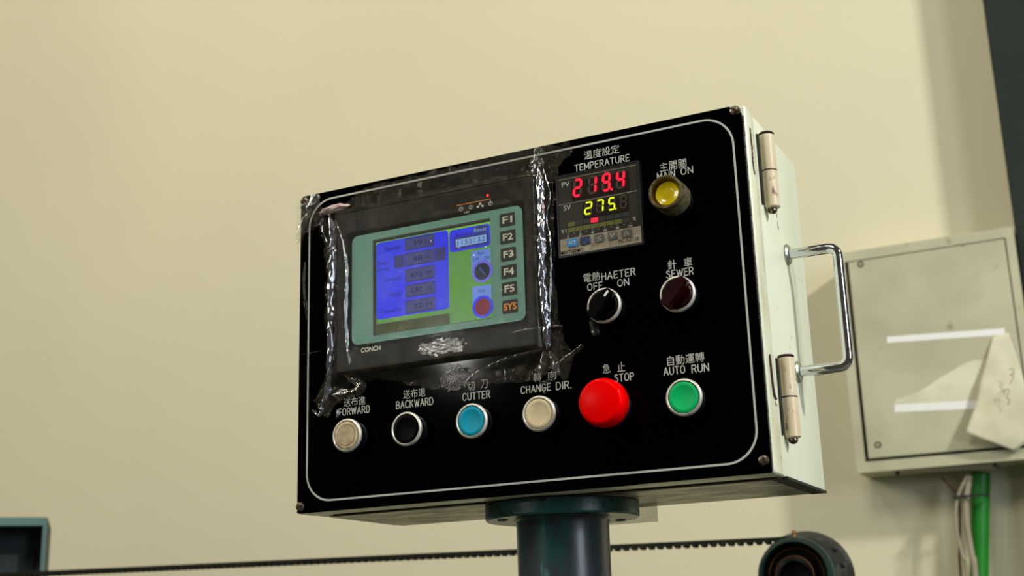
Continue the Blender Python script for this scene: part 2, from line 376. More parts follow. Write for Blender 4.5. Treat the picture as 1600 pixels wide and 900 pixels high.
# corner screws
for sx, sz, up in ((.4125, .2838, 1), (.4125, .0098, 0), (.0044, .0062, 0), (.0050, .2835, 0)):
    bm = BM(); lathe(bm, sx, sz, [(.0042, .001), (.0042, -.0006), (.0036, -.0018), (.0022, -.0024), (.0006, -.0026)], 24)
    s = obj('screw', bm, 'screw', B, True)
    bm = BM(); a = random.uniform(0, 1.5)
    for k in (0, 1):
        b2 = box(BM(), -.0026, .0026, -.0028, -.0020, -.0005, .0005)
        b2.transform(Matrix.Translation((sx, 0, sz)) @ Matrix.Rotation(a + k * math.pi / 2, 4, 'Y'))
        me = bpy.data.meshes.new('x'); b2.to_mesh(me); bm.from_mesh(me); b2.free(); bpy.data.meshes.remove(me)
    obj('cross_slot', bm, 'rust', s)

# --- lettering
def cap(body, pxl, pxr, h, Y=0, m='print', bold=0, space=1, dz=0):
    (x0, za), (x1, zb) = P(*pxl), P(*pxr)
    if body[0] < 'z': strokes(body, pl, x0 + .0003, x1 - .0003, (za + zb) / 2 + dz, h * .93, 0)
    else: text('lettering', body, m, pl, x0, x1, (za + zb) / 2 + dz, h, 0, bold=0, space=space)
C_, E_ = .0076, .0056
cap('溫度設定', (913, 250), (968, 239), C_, bold=.008); cap('TEMPERATURE', (898, 266), (984, 253), .0058, space=1.05)
cap('主開關', (1031, 268), (1073, 262), C_, bold=.008); cap('MAIN', (1027, 280), (1055, 276), .0056); cap('ON', (1064, 273), (1083, 270), .0058)
cap('電熱', (912, 442), (938, 438), C_, bold=.008); cap('HAETER', (940, 437), (993, 430), .0060, space=1.05)
cap('OFF', (918, 454), (942, 451), .0058); cap('ON', (965, 448), (983, 445), .0058)
cap('針', (1044, 422), (1057, 420), C_, bold=.008); cap('車', (1069, 418), (1082, 416), C_, bold=.008); cap('SEWER', (1041, 434), (1084, 429), .0060)
cap('送布進', (537, 636), (571, 632), C_, bold=.008); cap('FORWARD', (529, 650), (578, 644), .0062)
cap('送布退', (630, 624), (665, 619), C_, bold=.008); cap('BACKWARD', (619, 639), (677, 632), .0064)
cap('切', (731, 611), (742, 610), C_, bold=.006); cap('刀', (751, 608), (762, 606), C_, bold=.006); cap('CUTTER', (723, 627), (766, 620), .0062)
cap('轉', (834, 597), (846, 596), .0072, bold=.012); cap('向', (857, 594), (869, 592), .0072, bold=.006)
cap('CHANGE', (814, 615), (861, 610), .0060); cap('DIR.', (869, 609), (893, 606), .0060)
cap('急', (942, 584), (954, 583), C_, bold=.008); cap('止', (965, 581), (977, 580), C_, bold=.006); cap('STOP', (960, 597), (991, 593), .0060)
cap('自動運轉', (1043, 572), (1101, 565), C_, bold=.008); cap('AUTO', (1037, 586), (1071, 583), .0062); cap('RUN', (1081, 583), (1108, 579), .0062)

# --- push buttons
def push(x, z, capm, label, inner=None):
    bm = BM(); lathe(bm, x, z, [(.0128, .001), (.0128, -.0022), (.0124, -.0024), (.0124, -.0100)], 40)
    b = obj('push_button', bm, 'body', B, True, label=label)
    bm = BM(); lathe(bm, x, z, [(.0128, -.0112), (.01425, -.0116), (.01425, -.0132), (.0139, -.0140), (.0127, -.0144), (.0122, -.0138), (.0122, -.0100)], 56, cap=False)
    obj('bezel', bm, 'satin', b, True, ang=50)
    bm = BM(); lathe(bm, x, z, [(.0117, -.0100), (.0117, -.0138), (.0114, -.0141), (.0088, -.01405), (.0084, -.0139), (.0006, -.0139)], 48)
    obj('button_cap', bm, capm, b, True, ang=50)
    if inner:
        bm = BM(); lathe(bm, x, z, [(.0086, -.0139), (.0086, -.01425), (.0006, -.0144)], 40); obj('cap_centre', bm, inner, b, True)
        bm = BM(); lathe(bm, x, z, [(.0090, -.0139), (.0090, -.01415), (.0085, -.01415), (.0085, -.0139)], 40, cap=False); obj('grime_ring', bm, 'grime', b)
    bm = BM(); lathe(bm, x, z, [(.0117, -.0101), (.0117, -.0112), (.0110, -.0112)], 32); obj('button_well', bm, 'black', b)
    return b
push(.0602, .0609, 'ivorydirty', 'grimy ivory push button', 'ivoryworn')
push(.1187, .0605, 'black', 'black push button')
push(.1797, .0609, 'blue', 'blue push button')
push(.2396, .0606, 'ivory', 'ivory push button')
push(.3594, .0603, 'green', 'green push button')
# --- mushroom stop button
x, z = .2985, .0614
bm = BM(); lathe(bm, x, z, [(.0145, .001), (.0145, -.004), (.0128, -.005), (.0120, -.016)], 40)
sb = obj('stop_button', bm, 'body', B, True, label='large red mushroom stop button')
bm = BM(); lathe(bm, x, z, [(.0125, -.0135), (.0165, -.0145), (.0178, -.0165), (.0184, -.0250), (.0181, -.0270), (.0176, -.0288), (.0168, -.0299), (.0158, -.0305), (.0150, -.0307), (.0006, -.0308)], 72)
obj('mushroom_head', bm, 'red', sb, True, ang=40)
bm = BM()
for k in range(72):
    t = 2 * math.pi * k / 72
    b2 = BM(); box(b2, .0180, .0187, -.0245, -.0170, -.00035, .00035)
    b2.transform(Matrix.Translation((x, 0, z)) @ Matrix.Rotation(t, 4, 'Y')); me = bpy.data.meshes.new('x'); b2.to_mesh(me); bm.from_mesh(me); b2.free(); bpy.data.meshes.remove(me)
obj('grip_ribs', bm, 'red', sb)['kind'] = 'stuff'
# --- selector switches
def selector(x, z, km, mark, label):
    bm = BM(); lathe(bm, x, z, [(.0128, .001), (.0128, -.0100)], 40)
    b = obj('selector_switch', bm, 'body', B, True, label=label)
    bm = BM(); lathe(bm, x, z, [(.0128, -.0112), (.01425, -.0116), (.01425, -.0132), (.0138, -.0140), (.0127, -.0144), (.0122, -.0138), (.0122, -.0100)], 56, cap=False)
    obj('bezel', bm, 'satin', b, True, ang=50)
    bm = BM(); lathe(bm, x, z, [(.0117, -.0100), (.0117, -.0140), (.0108, -.0150), (.0006, -.0152)], 48)
    k = obj('knob', bm, km, b, True)
    bm = BM(); pts = [(-.0130, -.0036), (-.0118, -.0048), (.0100, -.0048), (.0132, -.0026), (.0132, .0026), (.0100, .0048), (-.0118, .0048), (-.0130, .0036)]
    prism(bm, pts, -.0225, -.0145)
    bmesh.ops.bevel(bm, geom=[e for e in bm.edges if all(v.co.y < -.022 for v in e.verts)], offset=.0012, segments=2, affect='EDGES')
    bm.transform(Matrix.Translation((x, 0, z)) @ Matrix.Rotation(-math.radians(48), 4, 'Y'))
    obj('grip_bar', bm, km, b, True)
    if mark:
        bm = BM(); box(bm, .0066, .0118, -.0228, -.0220, -.0009, .0009)
        bm.transform(Matrix.Translation((x, 0, z)) @ Matrix.Rotation(-math.radians(48), 4, 'Y'))
        obj('pointer_mark', bm, 'white', b)
selector(.2992, .1397, 'black', True, 'black selector switch with a white pointer mark')
selector(.3598, .1401, 'darkred', False, 'dark red selector switch')
# --- indicator lamp
x, z = .3608, .2174
bm = BM(); lathe(bm, x, z, [(.0128, .001), (.0128, -.0095)], 40)
il = obj('indicator_lamp', bm, 'body', B, True, label='lit yellow indicator lamp in a grimy collar')
bm = BM(); pr = [(.0130, -.008)]
for k in range(5): pr += [(.0139, -.0095 - k * .0030), (.0139, -.0110 - k * .0030), (.0131, -.0117 - k * .0030)]
pr += [(.0139, -.0245), (.0138, -.0285), (.0130, -.0300), (.0120, -.0300), (.0116, -.0285)]
lathe(bm, x, z, pr, 56, cap=False); obj('collar', bm, 'lampbody', il, True, ang=60)
bm = BM(); lathe(bm, x, z, [(.0118, -.0290), (.0102, -.0235), (.0098, -.020)], 56, cap=False); obj('inner_cone', bm, 'amber', il, True)
bm = BM(); lathe(bm, x, z, [(.0101, -.0205), (.0099, -.0240), (.0090, -.0252), (.0074, -.0246), (.0060, -.0238), (.0040, -.0236), (.0006, -.0240)], 48); obj('lens', bm, 'yellow', il, True, ang=60)

# --- temperature controller (72 x 72)
TY = -.005
tx0, tz1 = P(870, 281, TY); tx1, tz0 = P(1000, 379, TY)
tx0, tx1, tz0, tz1 = .2600, .3312, .1880, .2562
bm = BM(); ring(bm, rr(tx0 - .0012, tx1 + .0012, tz0 - .0012, tz1 + .0010, .001, 2), rr(tx0 + .0003, tx1 - .0003, tz0 + .0003, tz1, .0005, 2), TY, .001)
tc = obj('temperature_controller', bm, 'tcframe', B, label='square temperature controller with red and yellow digits')
bm = BM(); box(bm, tx0, tx1, TY + .0006, .001, tz0, tz1); obj('window', bm, 'tcglass', tc)
FY = TY + .0005
bm = BM(); prism(bm, [(tx0 + .0006, tz0 + .0006), (tx1 - .0006, tz0 + .0006), (tx1 - .0006, tz0 + .0142), (tx0 + .0006, tz0 + .0142)], FY - .0003, FY); obj('key_strip', bm, 'tcbeige', tc)
def hline(px0, px1, parent, m='print', t=.0005, Y=FY, name='printed_line'):
    (x0, za), (x1, zb) = P(*px0, Y), P(*px1, Y); z = (za + zb) / 2
    return obj(name, prism(BM(), [(x0, z - t / 2), (x1, z - t / 2), (x1, z + t / 2), (x0, z + t / 2)], Y - .0002, Y), m, parent)
hline((872, 283), (994, 257), tc, 'tcbeige', .0004); hline((873, 322), (996, 297), tc, 'tcbeige', .0004)
for a, b in (((893, 284), (984, 297)), ((911, 317), (983, 329))):
    bm = BM(); quadpx(bm, a, b, FY, .0004, .0002); obj('display_window', bm, 'tcdark', tc)
SEG = {'0': 'abcdef', '1': 'bc', '2': 'abged', '3': 'abgcd', '4': 'fgbc', '5': 'afgcd', '6': 'afgedc', '7': 'abc', '8': 'abcdefg', '9': 'abcdfg'}
def digit(ch, x0, x1, z0, z1, lit, dim, th, dot=False):
    w_, h_ = x1 - x0, z1 - z0; zm = (z0 + z1) / 2; g = th * .12
    def hs(z): return [(x0 + g + th * .5, z), (x0 + g + th, z + th / 2), (x1 - g - th, z + th / 2), (x1 - g - th * .5, z), (x1 - g - th, z - th / 2), (x0 + g + th, z - th / 2)]
    def vs(x, a, b): return [(x, a + g), (x + th / 2, a + g + th / 2), (x + th / 2, b - g - th / 2), (x, b - g), (x - th / 2, b - g - th / 2), (x - th / 2, a + g + th / 2)]
    xl, xr = x0 + th / 2, x1 - th / 2; zb, zt = z0 + th / 2, z1 - th / 2
    shp = dict(a=hs(zt), g=hs(zm), d=hs(zb), f=vs(xl, zm, zt), b=vs(xr, zm, zt), e=vs(xl, zb, zm), c=vs(xr, zb, zm))
    for on in (0, 1):
        bm = BM(); n = 0
        for k, pts in shp.items():
            if (k in SEG.get(ch, '')) == bool(on):
                prism(bm, [(p + (q - z0) * .10, q) for p, q in pts], FY - (.0006 if on else .0004), FY - .0002); n += 1
        if on and dot:
            prism(bm, rr(x1 + th * .1, x1 + th * 1.0, z0, z0 + th * .95, th * .3, 3), FY - .0006, FY - .0002)
        if n: obj('lit_digit' if on else 'unlit_segments', bm, lit if on else dim, tc)
        else: bm.free()
x0, zb = P(895, 311, FY); xe, _ = P(980, 294, FY); pw = (xe - x0)
zb = (P(896, 311, FY)[1] + P(966, 294, FY)[1]) / 2; hh = .0158
for k, (ch, pa, pb) in enumerate((('2', 895, 912), ('1', 918, 935), ('9', 940, 957), ('4', 962, 979))):
    yy = 311 - (pa - 895) * .235
    digit(ch, P(pa, yy, FY)[0], P(pb, yy, FY)[0] - .0016, zb, zb + hh, 'segred', 'segoff', .0021, ch == '9')
zb = (P(914, 337, FY)[1] + P(952, 329, FY)[1]) / 2
for k, (ch, pa, pb) in enumerate((('2', 913, 927), ('7', 931, 945), ('5', 950, 963), (' ', 968, 981))):
    yy = 337 - (pa - 913) * .22
    digit(ch, P(pa, yy, FY)[0], P(pb, yy, FY)[0] - .001, zb, zb + .0110, 'segyel', 'segoffy', .0013, ch == '5')
text('lettering', 'PV', 'print', tc, *[P(878, 293, FY)[0], P(890, 291, FY)[0]], P(878, 293, FY)[1], .0042, FY)
text('lettering', 'SV', 'print', tc, *[P(881, 330, FY)[0], P(892, 327, FY)[0]], P(881, 329.5, FY)[1], .0042, FY)
text('lettering', 'Y1', 'print', tc, *[P(877, 364, FY)[0], P(885, 362, FY)[0]], P(877, 365, FY)[1], .0030, FY)
text('lettering', '%', 'print', tc, *[P(989, 345, FY)[0], P(994, 344, FY)[0]], P(989, 345, FY)[1], .0030, FY)
xa, za = P(887, 356, FY); xb, zb_ = P(984, 336, FY); zr = (za + zb_) / 2
for k in range(8):
    wseg = (xb - xa) / 8
    bm = BM(); prism(bm, [(xa + k * wseg + .0005, zr), (xa + (k + 1) * wseg - .0003, zr), (xa + (k + 1) * wseg - .0003, zr + .0036), (xa + k * wseg + .0005, zr + .0036)], FY - .0002, FY)
    obj('bar_segment', bm, 'segred' if k == 3 else 'olive' if k == 0 else 'bardark', tc)
    bm = BM(); prism(bm, [(xa + k * wseg + .0002, zr - .0050), (xa + (k + 1) * wseg - .0002, zr - .0050), (xa + (k + 1) * wseg - .0002, zr - .0012), (xa + k * wseg + .0002, zr - .0012)], FY - .0002, FY)
    obj('bar_segment', bm, 'olive' if k < 7 else 'bardark', tc)
bm = BM()
for k in range(11):
    xx = xa + (xb - xa) * k / 10; prism(bm, [(xx - .0001, zr - .0068), (xx + .0001, zr - .0068), (xx + .0001, zr - (.0056 if k % 2 else .0052)), (xx - .0001, zr - (.0056 if k % 2 else .0052))], FY - .0002, FY)
obj('scale_ticks', bm, 'print', tc)
for k in range(6):
    xx = xa + (xb - xa) * k / 5; wd = (.0006, .0012, .0012, .0012, .0012, .0018)[k]
    text('lettering', str(k * 20), 'print', tc, xx - wd, xx + wd, zr - .0092, .0019, FY)
keyz = tz0 + .0066
for k, (a, b, m) in enumerate(((887, 903, 'tcblue'), (907, 923, 'tcnavy'), (929, 944, 'tcgrey'), (950, 965, 'tcgrey'), (971, 987, 'tcgrey'))):
    yy = 380 - (a - 887) * .19
    x0 = P(a, yy, FY)[0]; x1 = P(b, yy, FY)[0]
    bm = BM(); prism(bm, rr(x0, x1, keyz, keyz + .0066, .0011, 3), FY - .0011, FY - .0003)
    kk = obj('key', bm, m, tc, label={'tcblue': 'blue key', 'tcnavy': 'worn navy key'}.get(m))
    ch = ('SET', None, '<', '∨', '∧')[k]
    if ch == 'SET': text('lettering', ch, 'print', kk, x0 + .0012, x1 - .0012, keyz + .0022, .0026, FY - .0011)
    elif ch:
        cx, cz = (x0 + x1) / 2, keyz + .0034; s = .0017
        pp = {'<': ((s, s), (-s, 0), (s, -s)), '∨': ((-s, s), (0, -s), (s, s)), '∧': ((-s, -s), (0, s), (s, -s))}[ch]
        bm = BM(); tube(bm, [(cx + u, FY - .0011, cz + v) for u, v in pp], .00028, 6); obj('arrow_mark', bm, 'print', kk)
text('lettering', 'MAXTHERMO.', 'black', tc, P(877, 396, FY)[0], P(912, 389, FY)[0], tz0 + .0010, .0034, FY - .0003, bold=.02)
text('lettering', 'MC-N2738', 'black', tc, P(967, 382, FY)[0], P(998, 377, FY)[0], tz0 + .0028, .0029, FY - .0003)

# --- touch screen unit
HY = -.0105
hx0, hx1, hz0, hz1 = .0475, .2388, .1165, .2600
bm = BM(); box(bm, hx0, hx1, HY, .001, hz0, hz1, .0018)
hm = obj('touch_screen', bm, 'hmi', B, True, label='touch screen unit wrapped in film')
bm = BM(); quadpx(bm, (680, 316), (813, 306), HY, 0, .0002)
bm.free(); bm = BM(); xw0, zw = P(686, 335, HY); prism(bm, [(.146, .2455), (.2295, .2455), (.2295, .2580), (.146, .2580)], HY - .0002, HY)
obj('label_window', bm, 'hmiwin', hm)
gx0, gx1, gz0, gz1 = .0637, .2300, .1384, .2363
bm = BM(); prism(bm, rr(gx0, gx1, gz0, gz1, .0062, 8), HY - .0004, HY)
obj('faceplate', bm, 'face', hm, label='grey green faceplate')
SY = HY - .0004
sx0, sx1, sz0, sz1 = .0852, .2003, .1442, .2300
bm = BM(); prism(bm, [(sx0, sz0), (sx1, sz0), (sx1, sz1), (sx0, sz1)], SY - .0001, SY); obj('screen_surround', bm, 'recess', hm)
bm = BM(); prism(bm, [(sx0 + .0016, sz0), (sx1, sz0), (sx1, sz1 - .0014), (sx0 + .0016, sz1 - .0014)], SY - .00018, SY); obj('screen_recess', bm, 'recess2', hm)
bm = BM(); prism(bm, [(sx0 + .0036, sz0 + .0001), (sx1, sz0 + .0001), (sx1, sz1 - .0030), (sx0 + .0036, sz1 - .0030)], SY - .00025, SY)
sc_ = obj('display', bm, 'sgreen', hm, label='lit colour display')
L1, L2, L3, L4 = SY - .00025, SY - .00035, SY - .00045, SY - .00055
def ui(name, a, b, m, Y, r=0):
    "a, b: photograph corners (left, top) and (right, bottom) of an upright element"
    bm = BM(); e = quadpx(bm, a, b, Y, r, .0001); obj(name, bm, m, sc_); return e
ux0, ux1 = sx0 + .0038, P(701, 400, L1)[0]
def uir(name, x0, x1, z0, z1, m, Y, r=0):
    obj(name, prism(BM(), rr(x0, x1, z0, z1, r, 4), Y - .0001, Y), m, sc_)
top = sz1 - .0034
uir('lime_band', sx0 + .0038, sx1 - .0002, top - .006, top, 'slime', L1)
pz0 = P(589, 500, L2)[1]; uir('blue_panel', ux0, ux1, pz0, top - .0004, 'sblue', L2, .0032)
fx0, fx1 = P(633, 400, L3)[0], P(679, 400, L3)[0]
for k, (pt, pb, lab, val, unit) in enumerate(((373, 392.5, 'Sewer', '39', 'Hz'), (396.5, 417, 'Sewer', '48', 'Hz'), (421.5, 442, 'Length', '870', 'mm'), (446, 466, 'Wide', '690', 'mm'), (470.5, 491, 'Capacity', '22', 'M'))):
    z1, z0 = P(633, pt, L3)[1], P(633, pb, L3)[1]
    uir('value_field', fx0, fx1, z0, z1, 'sfield', L3); uir('field_centre', fx0 + .0012, fx1 - .0012, z0 + .0014, z1 - .0012, 'sfieldin', L4 + .00002)
    text('lettering', val, 'sinkl', sc_, fx0 + .012 - len(val) * .0022, fx0 + .017, z0 + .0034, .0044, L4 - .0001)
    text('lettering', unit, 'sinkl', sc_, fx1 - .0082, fx1 - .0030, z0 + .0034, .0040, L4 - .0001)
    lx = {'Length': .0085, 'Capacity': .0040, 'Wide': .0120, 'Sewer': .0090}[lab]
    if k == 1:
        text('lettering', 'Sewer', 'sink', sc_, ux0 + .0012, ux0 + .0120, z0 + .0052, .0036, L3 - .0001)
        text('lettering', 'Convey', 'sink', sc_, ux0 + .0012, ux0 + .0132, z0 - .0010, .0044, L3 - .0001)
        uir('field_button', fx0 - .0110, fx0 - .0008, z0, z1 - .0006, 'sfield', L3); uir('field_button', fx1 + .0006, fx1 + .0110, z0, z1, 'sfield', L3)
    else: text('lettering', lab, 'sink', sc_, ux0 + lx, fx0 - .0040, z0 + .0028, .0044, L3 - .0001)
ax0, ax1 = P(702.5, 370, L2)[0], sx1 - .0002
az0 = P(703, 395, L2)[1]; uir('amount_panel', ax0, ax1, az0, top - .0014, 'sblue', L2, .0028)
text('lettering', 'Amount', 'sink', sc_, ax0 + .0062, ax0 + .0215, top - .0085, .0040, L4)
uir('reset_key', ax1 - .0155, ax1 - .0022, top - .0082, top - .0022, 'sfield', L3); text('lettering', 'Reset', 'svalue', sc_, ax1 - .0148, ax1 - .0030, top - .0070, .0036, L4)
uir('counter_frame', ax0 + .0040, ax1 - .0016, az0 + .0020, az0 + .0122, 'sfield', L3)
uir('counter', ax0 + .0060, ax1 - .0034, az0 + .0038, az0 + .0104, 'svalue', L4 + .00002)
text('lettering', '1150132', 'sinkl', sc_, ax0 + .0076, ax1 - .0048, az0 + .0050, .0042, L4 - .0001, space=1.25)
mx0, mx1 = P(737, 420, L2)[0], sx1 - .0004
mz1, mz0 = P(737, 393, L2)[1], P(737, 432, L2)[1]
uir('mark_panel', mx0, mx1, mz0 + .002, mz1, 'slight', L2)
text('lettering', 'Mark', 'sinkl', sc_, mx0 + .0060, mx1 - .0056, mz1 - .0044, .0032, L3)
text('lettering', 'OFF', 'sinkl', sc_, mx0 + .0010, mx0 + .0078, mz1 - .0092, .0032, L3)
text('lettering', 'ON', 'sinkl', sc_, mx1 - .0058, mx1 - .0008, mz1 - .0092, .0032, L3)
def disc(name, x, z, r, m, Y): obj(name, prism(BM(), [(x + r * math.cos(2 * math.pi * k / 32), z + r * math.sin(2 * math.pi * k / 32)) for k in range(32)], Y - .0001, Y), m, sc_)
kx, kz = P(753.5, 424, L3); disc('dial_ring', kx, kz, .0096, 'spurple', L3); disc('dial', kx, kz, .0072, 'sdark', L4)
bm = BM(); box(bm, -.0048, .0048, -.0001, 0, -.0009, .0009); bm.transform(Matrix.Translation((kx, L4 - .0001, kz)) @ Matrix.Rotation(math.radians(50), 4, 'Y')); obj('dial_pointer', bm, 'sfieldin', sc_)
sz1_, sz0_ = P(737, 449, L2)[1], P(737, 478, L2)[1]
uir('stop_panel', mx0, mx1, sz0_, sz1_, 'slight', L2); text('lettering', 'Stop', 'sinkl', sc_, mx0 + .0056, mx1 - .0062, sz1_ - .0066, .0040, L3)
kx, kz = P(754.5, 479.5, L3); disc('stop_ring', kx, kz, .0096, 'sring', L3); disc('stop_disc', kx, kz, .0072, 'sred', L4)
oz1, oz0 = P(589, 507, L2)[1], sz0 + .0002
for k in range(4):
    xx = ux0 + (ux1 - ux0) * k / 4; uir('olive_key', xx + .0002, xx + (ux1 - ux0) / 4 - .0002, oz0, oz1 - .0002, 'solive', L3)
uir('key_border', ux0, ux1, oz0, oz1, 'sfield', L2)
for lab, (px, py) in (('F1', (794, 343)), ('F2', (794, 370)), ('F3', (795, 397)), ('F4', (796, 424)), ('F5', (796, 451)), ('SYS', (797, 479))):
    x, z = P(px, py, SY); x = .2165
    bm = BM(); prism(bm, rr(x - .0070, x + .0070, z - .0056, z + .0056, .0010, 3), SY - .0003, SY)
    k = obj('function_key', bm, 'key', hm)
    hw = .0058 if lab == 'SYS' else .0046
    text('lettering', lab, 'orange' if lab == 'SYS' else 'keytext', k, x - hw, x + hw, z - .0030, .0060, SY - .0003, bold=.025)
text('lettering', 'CONCH', 'keytext', hm, .0727, .0925, .1310, .0042, HY, bold=.022)
bm = BM(); x0, z_ = P(714, 322, HY); x1, z2_ = P(767, 310, HY); z_ = (z_ + z2_) / 2; box(bm, x0, x1, HY - .0003, HY, z_ - .0003, z_ + .0003); obj('orange_line', bm, 'orange', hm)
x, z = P(762, 306, HY); bm = BM(); lathe(bm, x, z + .0002, [(.0013, HY + .0001), (.0011, HY - .0006), (.0003, HY - .0008)], 16); obj('red_led', bm, 'led', hm, True)
zi = z_ - .0056
text('lettering', '①', 'keytext', hm, x0 + .0018, x0 + .0060, zi, .0036, HY); text('lettering', '②', 'keytext', hm, x0 + .0112, x0 + .0154, zi, .0036, HY)
text('lettering', 'COM', 'keytext', hm, x0 + .0066, x0 + .0118, zi - .0030, .0018, HY)
bm = BM(); xx = x0 + .0222
for dx, dz in ((0, .0026), (-.0022, 0), (.0022, 0)): box(bm, xx + dx - .0010, xx + dx + .0010, HY - .0002, HY, zi + dz, zi + dz + .0015)
box(bm, xx - .0022, xx + .0022, HY - .0002, HY, zi + .0018, zi + .0021); obj('network_symbol', bm, 'keytext', hm)
bm = BM(); xx = x0 + .0320; tube(bm, [(xx + .0017 * math.sin(t), HY - .0001, zi + .0018 - .0017 * math.cos(t)) for t in [math.radians(-140 + 280 * k / 16) for k in range(17)]], .00025, 6)
tube(bm, [(xx, HY - .0001, zi + .0042), (xx, HY - .0001, zi + .0018)], .00025, 6); obj('power_symbol', bm, 'keytext', hm)

# --- hinges on the right side
def hinge(zt, zb):
    x, y, r = W + .0050, .0415, .0062; zm = (zt + zb) / 2
    bm = BM(); lathe(bm, x, y, [(r * .7, zt), (r, zt - .001), (r, zm + .0006)], 28, 'z'); h = obj('hinge', bm, 'hinge', B, True, label='painted barrel hinge')
    bm = BM(); lathe(bm, x, y, [(r, zm - .0006), (r, zb + .001), (r * .8, zb)], 28, 'z'); obj('lower_barrel', bm, 'hinge', h, True)
    bm = BM(); lathe(bm, x, y, [(r * .98, zm - .0008), (r * .98, zm + .0008)], 28, 'z'); lathe(bm, x, y, [(r * .86, zt - .0005), (r * 1.03, zt + .0006), (r * .9, zt + .0016), (r * .3, zt + .002)], 28, 'z'); obj('barrel_joint', bm, 'rust', h)
    bm = BM(); lathe(bm, x, y, [(.0036, zb + .001), (.0036, zb - .0022), (.0026, zb - .0036), (.0010, zb - .0044)], 16, 'z'); obj('hinge_pin', bm, 'screw', h, True)
    bm = BM(); box(bm, W - .001, W + .0008, .0300, .0345, zb + .002, zt - .002); obj('hinge_gap', bm, 'cabdark', h)
    bm = BM(); box(bm, W - .001, W + .0022, y, y + .0120, zb + .0015, zm - .001, .0004); obj('hinge_leaf', bm, 'hinge', h)
hinge(.2755, .2130); hinge(.0925, .0300)
# weld scars beside the hinges
bm = BM(); tube(bm, smooth_path([(W + .0001, .0113, .272), (W + .0003, .0108, .262), (W + .0002, .0116, .254), (W + .0003, .0108, .245), (W + .0001, .0122, .237), (W, .014, .234)], 5), [.0005 + .0005 * abs(math.sin(k * 1.7)) for k in range(26)], 6)
obj('weld_scar', bm, 'rust', B)
bm = BM(); tube(bm, smooth_path([(W, .0135, .0895), (W + .0007, .0108, .0885), (W + .0009, .0105, .082), (W + .0009, .0118, .066), (W + .0009, .0140, .0590), (W + .0008, .0180, .0570), (W, .0195, .0568)], 6), .0008, 8)
sl = obj('wire_loop', bm, 'rust', B, True)
bm = BM(); lathe(bm, .0185, .0545, [(.0024, W + .0004), (.0022, W + .0012), (.0008, W + .0014)], 14, 'x'); obj('weld_bead', bm, 'door', sl, True)
# paint chips on the side
bm = BM()
for k in range(34):
    y = random.uniform(.05, D - .006); z = random.uniform(.02, .27); s = random.uniform(.0003, .0009)
    if k < 14: y = random.gauss(.079, .005); z = random.uniform(.20, .275); s = random.uniform(.0008, .0024)
    pts = [(y + s * .5 * math.cos(t) * random.uniform(.6, 1.2), z + s * 1.8 * math.sin(t) * random.uniform(.6, 1.2)) for t in [k2 * math.pi / 4 for k2 in range(8)]]
    bm.faces.new([bm.verts.new((W - .0006 + .0003, a, b)) for a, b in pts])
o = obj('paint_chips', bm, mat('chip_grey', '8c8d78', .6), B); o['kind'] = 'stuff'
# --- chrome handle
hy, z1, z0, out = .0968, .1898, .0911, .0410
bm = BM(); path = [(W, hy, z1), (W + out - .009, hy, z1)] + arc((W + out, hy, z1), (W + out - .009, hy, z1), (W + out, hy, z1 - .009))[1:] + arc((W + out, hy, z0), (W + out, hy, z0 + .009), (W + out - .009, hy, z0)) + [(W, hy, z0)]
tube(bm, path, .0044, 20); h = obj('handle', bm, 'chrome', B, True, label='chrome pull handle', ang=80)
for zz in (z1, z0):
    bm = BM(); lathe(bm, hy, zz, [(.0088, W - .0008), (.0088, W + .0008), (.0076, W + .0022), (.0045, W + .0028)], 32, 'x'); obj('washer', bm, 'zinc', h, True)
# pale tab at the rear, made see-through so the wall behind brightens it
bm = BM(); box(bm, .205, .2720, D - .003, D - .0027, -.0142, .001); obj('rear_tab', bm, 'tab', B, label='pale see-through tab under the rear edge')

# ============================================================ POST
t = thing('pipe_post', 'teal painted pipe post with round flange carrying the control box', 'post')
px_, py_ = .2150, .079
bm = BM(); lathe(bm, px_, py_, [(.0640, -.0011), (.0648, -.0018), (.0648, -.0125), (.0636, -.0140), (.0400, -.0140)], 96, 'z')
f = obj('flange', bm, 'tealflange', t, True, ang=30)
bm = BM(); pr = [(.0430, -.0138), (.0398, -.0155), (.0390, -.0190), (.0388, -.03)]
lathe(bm, px_, py_, pr + [(.0388, -.3), (.0388, -Z0 + .012)], 96, 'z'); obj('pipe', bm, 'tealpole', t, True)
for k in range(4):
    a = math.radians(45 + 90 * k); bm = BM(); lathe(bm, px_ + .053 * math.cos(a), py_ + .053 * math.sin(a), [(.0045, -.0138), (.0045, -.0146), (.0030, -.0152)], 14, 'z'); obj('bolt', bm, 'drumrear', f, True)
bm = BM(); lathe(bm, px_, py_, [(.11, -Z0 + .012), (.11, -Z0)], 64, 'z'); obj('base_flange', bm, 'tealflange', t)

# ============================================================ FILM
POLY = [(463, 318), (466, 312), (500, 302), (503, 332), (536, 325), (560, 296), (700, 262), (818, 234), (838, 230), (893, 222), (890, 245), (872, 262), (866, 300), (866, 420), (870, 480), (878, 520),
        (896, 556), (886, 600), (862, 575), (845, 594), (800, 598), (768, 598), (735, 606), (700, 612), (640, 600), (560, 592), (534, 618), (512, 652), (500, 640), (490, 630), (505, 600), (512, 560), (509, 500), (509, 400), (500, 350), (478, 365), (464, 385)]
PP = [P(a, b, -.002) for a, b in POLY]
def inside(x, z, poly):
    c = False; j = len(poly) - 1
    for i in range(len(poly)):
        if (poly[i][1] > z) != (poly[j][1] > z) and x < (poly[j][0] - poly[i][0]) * (z - poly[i][1]) / (poly[j][1] - poly[i][1]) + poly[i][0]: c = not c
        j = i
    return c
F = thing('plastic_film', 'crumpled clear plastic film taped over the touch screen', 'plastic film')
